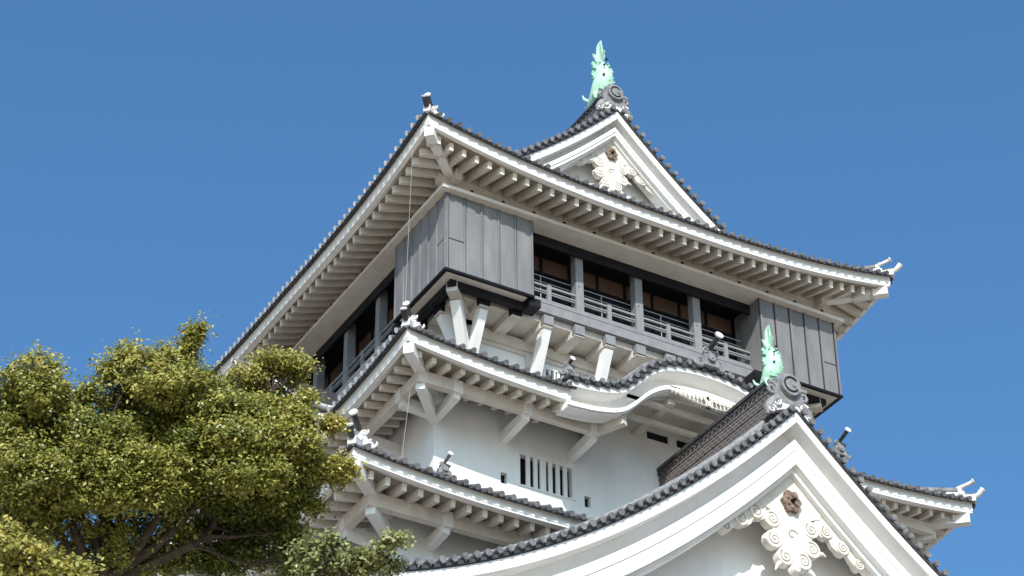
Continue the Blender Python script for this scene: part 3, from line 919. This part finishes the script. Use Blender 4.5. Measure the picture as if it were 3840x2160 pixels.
# ================= FISH ORNAMENTS
def fish(loc, s, label):
    mb = MB()
    # spine in the yz plane: head low and inward (+y), tail up
    pts = [(0,1.15,.10),(0,.85,.22),(0,.50,.28),(0,.22,.50),(0,.06,.85),(0,.02,1.20),(0,.08,1.55),(0,.20,1.90),(0,.27,2.15)]
    rad = [(.10,.08),(.22,.18),(.33,.27),(.37,.34),(.36,.36),(.31,.32),(.22,.24),(.13,.15),(.07,.08)]
    mb.tube(pts, [(a*1.12, b*1.1) for a, b in rad], 14, 0)
    # tail fan: tall pointed blade
    tail = [(-.16,1.95),(-.30,2.30),(-.14,2.25),(-.10,2.75),(.03,3.05),(.10,2.55),(.22,2.45),(.17,2.2),(.10,1.95)]
    n = len(tail)
    mb.prism([(x, z) for x, z in tail], .20, .28, 'y', 0)
    side = [(.10,1.9),(-.12,2.35),(.02,2.4),(.12,3.0),(.30,2.5),(.48,2.4),(.36,1.95)]
    mb.prism(side, -.035, .035, 'x', 1)
    # side fins
    for sg in (-1, 1):
        for (z, ln, h, dy) in ((1.60,.20,.17,.02),(1.10,.24,.22,.0)):
            f = [(sg*.22, z+h*.6), (sg*(.30+ln*.6), z+h*1.1), (sg*(.34+ln*.45), z+h*.45), (sg*(.30+ln), z+h*.2), (sg*(.32+ln*.4), z-h*.15), (sg*(.30+ln*.65), z-h*.6), (sg*.22, z-h*.6)]
            mb.prism(f, dy+.05, dy+.12, 'y', 1)
        mb.tube([(sg*.30,.15,.35),(sg*.42,.0,.15),(sg*.45,-.1,-.1)], [.12,.09,.04], 7, 0)
        mb.tube([(sg*.14,.98,.30),(sg*.20,1.08,.42)], [.07,.03], 7, 0)
        mb.tube([(sg*.2,.7,.38),(sg*.34,.85,.55),(sg*.38,.9,.75)], [.08,.06,.02], 7, 0)
    # belly plates and dorsal spikes
    for i in range(11):
        f = i/10; z = .45+1.5*f; y = -.30+.34*abs(f-.35)+.08*f
        w = .30*(1-.62*f)
        mb.tube([(-w, y+.10, z), (0, y, z-.035), (w, y+.10, z)], .035, 6, 1)
    for i in range(4):
        z = .80+i*.30
        mb.prism([(.36-.012*i, z), (.56-.012*i, z+.16), (.33-.012*i, z+.15)], -.03, .03, 'x', 1)
    for i in range(14):                        # scale bumps
        a = i*2.4; z = .6+.095*i
        rr = .34*(1-max(0, z-1.1)*.55)
        mb.tube([(rr*math.cos(a), .06+rr*math.sin(a), z), (rr*1.12*math.cos(a), .06+rr*1.12*math.sin(a), z+.07)], [.07,.03], 6, 1)
    for z, x in ((1.45,-.16),(.98,-.20),(1.75,-.05)):
        mb.tube([(x,-.28,z),(x,-.36,z)], [.05,.03], 8, 2)
    Mx = Matrix.Translation(Vector(loc)) @ Matrix.Scale(s, 4)
    mb.v = [tuple(Mx @ Vector(p)) for p in mb.v]
    return mb.build("fish_ornament", [BRONZE, BRONZE_D, SEAM], castle, label=label)
fish((XC, -6.95, -6.15), .84, "pale green bronze fish ornament on the brown ridge of the large front gable")
fish((XC, 2.45, 12.6), 1.10, "pale green bronze fish ornament at the peak of the upper gable")

# ================= CURVED GABLE (karahafu) on the middle roof
KY = -3.25
top_pts = [(2.9,-5.52),(3.2,-5.52),(4.0,-5.46),(4.76,-5.30),(5.2,-5.10),(5.66,-4.65),(6.13,-4.15),(6.74,-3.75),(7.35,-3.59),(8.0,-3.52),(8.5,-3.5)]
def curve(pts, n):
    xs = [p[0] for p in pts]; zs = [p[1] for p in pts]
    # smooth by sampling with cosine-weighted neighbours
    q = np.linspace(xs[0], xs[-1], n)
    z = np.interp(q, xs, zs)
    for _ in range(3):
        z[1:-1] = (z[:-2]+2*z[1:-1]+z[2:])/4
    return list(q), list(z)
kx, kz = curve(top_pts, 44)
kx = kx+[2*XC-x for x in reversed(kx[:-1])]; kz = kz+list(reversed(kz[:-1]))
kz = [z+.02 for z in kz]
gk = MB()
gk.slab([[(x, KY-.08, z+.08), (x, 2.15, z+.08)] for x, z in zip(kx, kz)], .08, 1)
# arc-length spaced verge tiles
cum = [0]
for i in range(1, len(kx)): cum.append(cum[-1]+math.hypot(kx[i]-kx[i-1], kz[i]-kz[i-1]))
nt = int(cum[-1]/.40)
for i in range(nt+1):
    a = cum[-1]*i/nt
    j = min(max(int(np.searchsorted(cum, a)), 1), len(kx)-1)
    f = (a-cum[j-1])/(cum[j]-cum[j-1])
    x = kx[j-1]+f*(kx[j]-kx[j-1]); z = kz[j-1]+f*(kz[j]-kz[j-1])
    tx, tz = kx[j]-kx[j-1], kz[j]-kz[j-1]; l = math.hypot(tx, tz); nx, nz = -tz/l, tx/l
    gk.tube([(x+nx*.145, KY-.15, z+nz*.145), (x+nx*.145, KY+.35, z+nz*.145)], .088, 9, 0)
    gk.tube([(x+nx*.145, KY-.18, z+nz*.145), (x+nx*.145, KY-.11, z+nz*.145)], .10, 10, 0)
    if i < nt:
        a2 = a+cum[-1]/nt/2
        j = min(max(int(np.searchsorted(cum, a2)), 1), len(kx)-1)
        x = float(np.interp(a2, cum, kx)); z = float(np.interp(a2, cum, kz))
        gk.box(x-.09, x+.09, KY-.13, KY-.04, z-.05, z+.10, 1)
gk.band(kx, [z+.36 for z in kz], [z+.24 for z in kz], KY+.36, KY+.62, 3)
gk.tube([(x, KY+.50, z+.42) for x, z in zip(kx, kz)], .10, 8, 0)
y = KY+1.1
while y < 1.0:
    gk.tube([(x, y, z+.13) for x, z in zip(kx, kz)], .09, 6, 0); y += .4
gabk = gk.build("curved_gable", [TILE, TILE_D, TILE_L, MORTAR], castle)
b = MB(); b.band(kx, kz, [z-.20 for z in kz], KY, KY+.72); b.build("verge_board", PLAST, gabk)
b = MB(); b.band(kx, [z-.19 for z in kz], [z-.9 for z in kz], KY+.70, KY+.9)
b.build("recessed_band", PLAST, gabk)
b = MB(); b.band(kx, [z-.74 for z in kz], [z-.90 for z in kz], KY+.10, KY+.72)
b.band(kx, [z-.901 for z in kz], [z-.96 for z in kz], KY+.2, KY+.5); b.build("bargeboard", PLAST, gabk)
# ceiling and beams beneath the curved gable
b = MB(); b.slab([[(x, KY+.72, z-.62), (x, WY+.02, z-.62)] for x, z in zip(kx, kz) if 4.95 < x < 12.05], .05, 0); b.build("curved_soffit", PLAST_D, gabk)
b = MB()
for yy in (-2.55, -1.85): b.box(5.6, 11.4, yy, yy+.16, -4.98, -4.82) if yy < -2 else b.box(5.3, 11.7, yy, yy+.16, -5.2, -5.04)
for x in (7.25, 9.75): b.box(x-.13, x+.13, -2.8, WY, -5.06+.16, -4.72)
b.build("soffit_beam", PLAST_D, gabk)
# side beam where the purlin turns to meet the curved gable
b = MB(); b.bar((4.75,-1.92,-6.21), (5.25,-2.9,-6.15), .24, .40); b.build("return_beam", PLAST_D, gabk)
# carved lace under the curved gable
b = MB()
for sg in (-1, 1):
    for i in range(9):
        px = .14+i*.16; h = .46*(1-(i/9.5)**1.4)+.08
        x = XC+sg*px; zt_ = -4.44-.015*i
        b.tube([(x, KY+.12, zt_-h*.5), (x, KY+.02, zt_-h*.5)], [h*.34, h*.28], 12, 0)
        b.tube([(x, KY+.10, zt_-h*.05), (x, KY+.04, zt_-h*.05)], [.10, .08], 8, 0)
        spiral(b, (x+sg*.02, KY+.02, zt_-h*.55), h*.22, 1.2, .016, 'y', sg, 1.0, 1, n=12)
    b.prism([(XC-1.55,-4.42),(XC+1.55,-4.42),(XC+.9,-4.66),(XC+.35,-4.86),(XC,-4.92),(XC-.35,-4.86),(XC-.9,-4.66)], KY+.09, KY+.16, 'y', 0)
b.build("carved_pendant", [CREAM, GROOVE_SHADE], gabk)
# ornaments
ridge_end((2.95, KY+.1, -5.3), (0,-1), .62, [ORN, TILE_D, ORN_W], gabk, True, .05)
ridge_end((XC, KY-.15, -3.38), (0,-1), 1.0, [ORN, TILE_D, ORN_W], gabk, True, .30)
ridge_end((2*XC-3.1, KY-.05, -5.25), (0,-1), .75, [ORN, TILE_D, ORN_W], gabk, True, .4)

# ================= SIDE GABLE on the left of the middle roof
sg_ = MB(); SX = -3.25
ds = [-7.2+.4*i for i in range(37)]
zs = [0.55-(0.98*abs(d)-.022*d*d) for d in ds]
sg_.band([YC+d for d in ds], [z+.10 for z in zs], [z+.0 for z in zs], SX-.12, .85, 1, 'x')
for d, z in zip(ds, zs):
    sg_.tube([(SX-.3, YC+d, z+.2), (SX+.6, YC+d, z+.2)], .10, 8, 0, capm=2)
sg_.band([YC+d for d in ds], [z+.42 for z in zs], [z+.25 for z in zs], SX+.3, SX+.55, 2, 'x')
side_g = sg_.build("side_gable", [TILE, TILE_D, MORTAR], castle)
b = MB(); b.band([YC+d for d in ds], zs, [z-.9 for z in zs], SX, SX+.35, 0, 'x'); b.build("bargeboard", PLAST, side_g)
b = MB(); b._add([(SX+1.2, YC-6.8, -5.5), (SX+1.2, YC+6.8, -5.5), (SX+1.2, YC, .4)], [(0,1,2)]); b.build("gable_wall", PLAST, side_g)

# ridge end tile standing on the lower roof eave
ridge_end((-3.2, -5.9, -12.25), (0,-1), .55, [ORN, ORN, ORN_W], roof3, True, .35)

# lightning conductor wires dropping from the eaves
def wire(pts):
    m = MB(); m.tube(pts, .006, 6); return m.build("conductor_wire", WIRE, castle)
wire([(-1.66, -.55, 4.2), (-2.05, -.9, -4.6)])
wire([(-2.2, -1.9, -5.95), (-3.0, -2.4, -11.8)])
wire([(-5.7, -4.2, -13.2), (-5.7, -4.2, -16.0)])

# ================= lower body and stone base (below the picture)
m = MB(); m.box(-8.2, 25.2, -8.6, 28.7, -30.5, -20.2); m.build("first_storey_wall", PLAST, castle)
m = MB(); m.box(-10.5, 27.5, -10.9, 31.0, -20.4, -19.8); m.box(-11.0, 28.0, -11.4, 31.5, -20.9, -20.45)
m.build("ground_floor_roof", TILE, castle)
m = MB()
m.hexa([(-17,-17.5,GROUND),(34,-17.5,GROUND),(34,37.5,GROUND),(-17,37.5,GROUND),(-9,-9.4,-30.4),(26,-9.4,-30.4),(26,29.5,-30.4),(-9,29.5,-30.4)])
m.build("stone_base", STONE, castle)

# ------------------------------------------------------------------ ground
m = MB(); n = 24
m.grid([[(-900+1800*i/n, -900+1800*j/n, GROUND) for j in range(n+1)] for i in range(n+1)])
m.build("ground", SAND, kind="structure")

# ------------------------------------------------------------------ trees
def leaf_mat(name, cols, trans):
    mt = bpy.data.materials.new(name); mt.use_nodes = True
    nt = mt.node_tree; b = nt.nodes["Principled BSDF"]
    b.inputs["Roughness"].default_value = 0.42
    b.inputs["Specular IOR Level"].default_value = 0.45
    at = nt.nodes.new("ShaderNodeAttribute"); at.attribute_name = "tint"
    r = nt.nodes.new("ShaderNodeValToRGB")
    r.color_ramp.elements[0].position = 0; r.color_ramp.elements[0].color = (*cols[0], 1)
    r.color_ramp.elements[1].position = 1; r.color_ramp.elements[1].color = (*cols[-1], 1)
    for i, c in enumerate(cols[1:-1]):
        e = r.color_ramp.elements.new((i+1)/(len(cols)-1)); e.color = (*c, 1)
    nt.links.new(at.outputs["Fac"], r.inputs[0])
    nt.links.new(r.outputs[0], b.inputs["Base Color"])
    tr = nt.nodes.new("ShaderNodeBsdfTranslucent")
    nt.links.new(r.outputs[0], tr.inputs["Color"])
    mx = nt.nodes.new("ShaderNodeMixShader"); mx.inputs[0].default_value = trans
    out = nt.nodes["Material Output"]
    nt.links.new(b.outputs[0], mx.inputs[1]); nt.links.new(tr.outputs[0], mx.inputs[2])
    nt.links.new(mx.outputs[0], out.inputs[0])
    return mt
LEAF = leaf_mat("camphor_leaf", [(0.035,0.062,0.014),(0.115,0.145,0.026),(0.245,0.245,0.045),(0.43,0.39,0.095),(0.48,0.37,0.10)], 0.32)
LEAF2 = leaf_mat("pale_leaf", [(0.07,0.10,0.03),(0.17,0.20,0.065),(0.29,0.29,0.11),(0.40,0.37,0.16)], 0.28)

def ray(px, py):
    """direction through the photograph grid; used once to lay out where each bough stands"""
    return (fwd*8880.7+r2*(px-1920)-u2*(py-1080)).normalized()

def leaves(name, clumps, size, mt, parent, seed):
    rg = np.random.default_rng(seed)
    P = []; T = []; O = []
    for (c, r, n, tint) in clumps:
        # each bough is a cluster of twigs; leaves crowd round the twig tips
        k = max(6, n//48)
        d = rg.normal(size=(k, 3)); d /= np.linalg.norm(d, axis=1)[:, None]
        rad = rg.uniform(.25, 1, size=k)**.45
        tips = np.array(c)+d*rad[:, None]*np.array(r)*.90
        tb = rg.uniform(-.17, .15, size=k)
        per = max(1, n//k)
        for t, bb, dd in zip(tips, tb, d):
            q = rg.normal(size=(per, 3))*np.array([.105, .105, .075])*rg.uniform(.6, 1.5)
            P.append(t+q); T.append(np.clip(tint+bb+rg.normal(size=per)*.11, 0, 1)); O.append(np.tile(dd, (per, 1)))
    P = np.concatenate(P); T = np.concatenate(T); O = np.concatenate(O); N = len(P)
    a = rg.normal(size=(N, 3)); a /= np.linalg.norm(a, axis=1)[:, None]
    nrm = rg.normal(size=(N, 3))*.7+O*.4+np.array([-.35, -.55, .75]); nrm /= np.linalg.norm(nrm, axis=1)[:, None]
    a -= nrm*(a*nrm).sum(1)[:, None]; a /= np.linalg.norm(a, axis=1)[:, None]
    b = np.cross(nrm, a)
    L = size*rg.uniform(.7, 1.35, size=(N, 1)); Wd = L*.56
    V = np.empty((N, 6, 3))
    V[:, 0] = P-a*L*.5
    V[:, 1] = P-a*L*.1+b*Wd*.5+nrm*L*.05
    V[:, 2] = P+a*L*.25+b*Wd*.38+nrm*L*.03
    V[:, 3] = P+a*L*.55-nrm*L*.06
    V[:, 4] = P+a*L*.25-b*Wd*.38+nrm*L*.03
    V[:, 5] = P-a*L*.1-b*Wd*.5+nrm*L*.05
    me = bpy.data.meshes.new(name)
    me.vertices.add(N*6); me.loops.add(N*6); me.polygons.add(N)
    me.vertices.foreach_set("co", V.reshape(-1))
    me.loops.foreach_set("vertex_index", np.arange(N*6, dtype=np.int32))
    me.polygons.foreach_set("loop_start", np.arange(0, N*6, 6, dtype=np.int32))
    me.polygons.foreach_set("loop_total", np.full(N, 6, dtype=np.int32))
    at = me.attributes.new("tint", 'FLOAT', 'POINT')
    at.data.foreach_set("value", np.repeat(T, 6).astype(np.float32))
    me.materials.append(mt); me.update()
    o = bpy.data.objects.new(name, me); col.objects.link(o); o.parent = parent
    return o

def limb(mb, p, q, r0, r1, seed, wob=.5, n=8, sag=0.0):
    rg = random.Random(seed)
    p = Vector(p); q = Vector(q); pts = []; L = (q-p).length
    ph = [rg.uniform(0, 6) for _ in range(6)]
    for i in range(n+1):
        f = i/n; w = math.sin(math.pi*f)*wob*L*.12
        pts.append(p.lerp(q, f)+Vector((math.sin(3*f+ph[0])+.4*math.sin(9*f+ph[3]), math.sin(3.4*f+ph[1])+.4*math.sin(8*f+ph[4]), .6*math.sin(4*f+ph[2])-sag))*w)
    mb.tube(pts, [r0+(r1-r0)*(i/n)**.8 for i in range(n+1)], 8)
    return pts

def camphor(name, clumps, base, fork, label, cat, leafm, size, seed, r0=.38, limbs=None, tw=2):
    root = empty(name, (base[0], base[1], GROUND), label, cat)
    o = Vector((base[0], base[1], GROUND))
    cl = [(tuple(Vector(c)-o), r, n, t) for c, r, n, t in clumps]
    leaves("crown", cl, size, leafm, root, seed)
    mb = MB(); F = Vector(fork)-o
    limb(mb, (0,0,-.3), F, r0*1.7, r0, seed, .25, 12)
    rg = random.Random(seed)
    mains = []
    for i, q in enumerate(limbs or []):
        q = Vector(q)-o
        pts = limb(mb, F+Vector((0,0,-.3)), q, r0*.62, r0*.22, seed+i+1, .8, 10)
        mains += pts[4:]
    mains = mains or [F]
    for i, (c, r, n, t) in enumerate(cl):
        c = Vector(c); s = min(mains, key=lambda m_: (m_-c).length+max(0, m_.z-c.z)*1.5)
        pts = limb(mb, s, c, r0*.20, r0*.06, seed+50+i, .9, 6)
        for j in range(tw):
            e = c+Vector((rg.uniform(-1,1)*r[0], rg.uniform(-1,1)*r[1], rg.uniform(-.5,1)*r[2]))*.8
            limb(mb, pts[3], e, r0*.07, r0*.025, seed+500+i*7+j, 1.0, 5)
    mb.build("trunk", BARK, root)
    return root

TD = 48.0
def at(px, py, dist): return CAM+ray(px, py)*dist
# (px, py, radius_px, distance offset, tint)
spec = [
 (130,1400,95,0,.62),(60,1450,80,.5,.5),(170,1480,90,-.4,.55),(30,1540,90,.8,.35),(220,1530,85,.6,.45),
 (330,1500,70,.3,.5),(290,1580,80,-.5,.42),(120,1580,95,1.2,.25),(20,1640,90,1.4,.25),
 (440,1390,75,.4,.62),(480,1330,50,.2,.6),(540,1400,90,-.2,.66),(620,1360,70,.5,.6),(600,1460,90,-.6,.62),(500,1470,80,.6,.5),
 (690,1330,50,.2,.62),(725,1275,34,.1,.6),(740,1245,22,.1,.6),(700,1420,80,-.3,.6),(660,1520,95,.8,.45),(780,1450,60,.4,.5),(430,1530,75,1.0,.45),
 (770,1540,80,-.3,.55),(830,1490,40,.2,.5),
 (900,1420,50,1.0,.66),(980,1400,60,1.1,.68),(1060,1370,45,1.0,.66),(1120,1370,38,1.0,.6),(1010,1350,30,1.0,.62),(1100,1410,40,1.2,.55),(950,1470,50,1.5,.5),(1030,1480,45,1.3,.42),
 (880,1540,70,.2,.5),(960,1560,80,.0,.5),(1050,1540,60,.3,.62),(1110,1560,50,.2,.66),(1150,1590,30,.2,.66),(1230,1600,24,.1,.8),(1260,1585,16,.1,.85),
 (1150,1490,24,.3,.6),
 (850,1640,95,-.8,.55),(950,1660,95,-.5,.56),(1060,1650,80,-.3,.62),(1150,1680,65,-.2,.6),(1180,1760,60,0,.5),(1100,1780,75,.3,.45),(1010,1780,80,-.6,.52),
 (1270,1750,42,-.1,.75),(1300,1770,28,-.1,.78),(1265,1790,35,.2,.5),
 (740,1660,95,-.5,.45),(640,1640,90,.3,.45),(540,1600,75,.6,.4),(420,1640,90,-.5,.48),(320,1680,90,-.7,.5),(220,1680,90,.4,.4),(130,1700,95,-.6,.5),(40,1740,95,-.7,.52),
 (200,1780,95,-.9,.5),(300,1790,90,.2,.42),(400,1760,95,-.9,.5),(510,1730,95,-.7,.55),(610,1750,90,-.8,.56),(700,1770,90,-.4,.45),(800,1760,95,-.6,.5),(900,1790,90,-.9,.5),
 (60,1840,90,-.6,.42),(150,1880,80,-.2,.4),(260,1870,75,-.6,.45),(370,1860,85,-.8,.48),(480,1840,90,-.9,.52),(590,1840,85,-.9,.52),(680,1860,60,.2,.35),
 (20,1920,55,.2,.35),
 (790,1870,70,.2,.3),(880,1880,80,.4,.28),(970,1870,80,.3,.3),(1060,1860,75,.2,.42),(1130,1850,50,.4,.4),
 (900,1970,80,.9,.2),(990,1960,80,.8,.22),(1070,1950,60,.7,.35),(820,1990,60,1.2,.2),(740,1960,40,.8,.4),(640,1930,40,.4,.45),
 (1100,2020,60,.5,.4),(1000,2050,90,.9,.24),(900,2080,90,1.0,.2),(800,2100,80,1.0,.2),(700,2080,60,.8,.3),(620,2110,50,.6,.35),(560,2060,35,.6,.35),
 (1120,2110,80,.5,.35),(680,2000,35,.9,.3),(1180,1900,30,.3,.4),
]
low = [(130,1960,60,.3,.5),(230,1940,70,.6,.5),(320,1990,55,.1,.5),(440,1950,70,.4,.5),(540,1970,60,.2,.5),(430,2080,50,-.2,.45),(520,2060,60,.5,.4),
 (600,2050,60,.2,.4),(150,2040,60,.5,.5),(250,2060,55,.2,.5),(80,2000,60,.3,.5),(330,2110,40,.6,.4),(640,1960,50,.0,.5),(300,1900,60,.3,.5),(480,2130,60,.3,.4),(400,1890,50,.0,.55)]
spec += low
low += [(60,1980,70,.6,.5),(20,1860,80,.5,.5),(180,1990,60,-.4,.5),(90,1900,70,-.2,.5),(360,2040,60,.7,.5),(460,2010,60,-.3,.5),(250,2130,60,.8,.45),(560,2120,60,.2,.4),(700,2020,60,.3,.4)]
spec += low[-9:]
rf = random.Random(3)
for gx in range(40, 1180, 105):
    for gy in range(1560, 1930, 95):
        qx = gx+rf.uniform(-35, 35); qy = gy+rf.uniform(-30, 30)
        if math.hypot(qx-530, qy-1545) < 90 or math.hypot(qx-340, qy-1585) < 80 or math.hypot(qx-730, qy-1890) < 60: continue
        if qx > 1060 and qy > 1800: continue
        spec.append((qx, qy, rf.uniform(60, 88), rf.uniform(-.2, 1.0), rf.uniform(.42, .6)))
sparse = {(a, b) for a, b, *_ in low}
clumps = []
for (px, py, rp, dz, tint) in spec:
    dist = TD+dz*1.1
    rr = rp*dist/8880.7
    clumps.append((at(px, py, dist), (rr, rr*1.25, rr*.85), int((400+1700*(rr/.5)**2*1.15)*(0.62 if (px, py) in sparse else 1.0)), tint))
fork = at(375, 2150, TD+.3)
base = at(385, 2300, TD+.3)
lims = [at(250,1800,TD+.2), at(200,1700,TD+.6), at(330,1650,TD+.6), at(430,1600,TD-.1), at(520,1760,TD), at(600,1560,TD+.3), at(760,1650,TD-.2), at(120,1780,TD+.3), at(900,1750,TD+.2), at(1000,1800,TD+.6)]
tree1 = camphor("camphor_tree", clumps, base, fork, "broad olive-green evergreen tree filling the lower left in front of the keep", "tree", LEAF, .078, 11, .20, lims, 4)
# second trunk group to the right, joined lower down
spec2 = [(1180,2120,70,.2,.5),(1260,2110,60,.1,.55),(1330,2090,50,.0,.6),(1400,2070,42,0,.62),(1460,2040,30,0,.66),(1490,2025,18,0,.7),(1230,2050,45,.2,.5),(1300,2150,70,.2,.5),(1400,2140,60,.2,.55),(1470,2110,40,.2,.55),(1150,2050,45,.3,.45)]
cl2 = []
for (px, py, rp, dz, tint) in spec2:
    dist = 44+dz; rr = rp*dist/8880.7
    cl2.append((at(px, py, dist), (rr, rr*1.2, rr*.8), int(180+1700*(rr/.5)**2*.55), tint))
b2 = at(1150, 2900, 44)
camphor("low_tree", cl2, b2, at(1200, 2240, 44), "pale grey-green treetop just reaching into the bottom edge below the eaves", "tree", LEAF2, .10, 23, .16, [at(1300,2130,44), at(1230,2080,44)])
spec3 = [(20,2060,90,0,.7),(110,2110,80,0,.72),(190,2150,60,0,.7),(40,2000,50,.2,.66),(250,2140,40,0,.66),(10,2150,90,0,.6),(330,2170,60,0,.6),(280,2120,30,0,.7),(160,2070,35,0,.7)]
cl3 = []
for (px, py, rp, dz, tint) in spec3:
    dist = 41+dz; rr = rp*dist/8880.7
    cl3.append((at(px, py, dist), (rr, rr*1.2, rr*.8), int(180+1700*(rr/.5)**2*.62), tint))
b3 = at(60, 2900, 41)
camphor("front_tree", cl3, b3, at(60, 2300, 41), "sunny yellow-green treetop in the bottom left corner, nearer than the big tree", "tree", LEAF, .10, 31, .2, [at(60,2130,41), at(180,2160,41)])
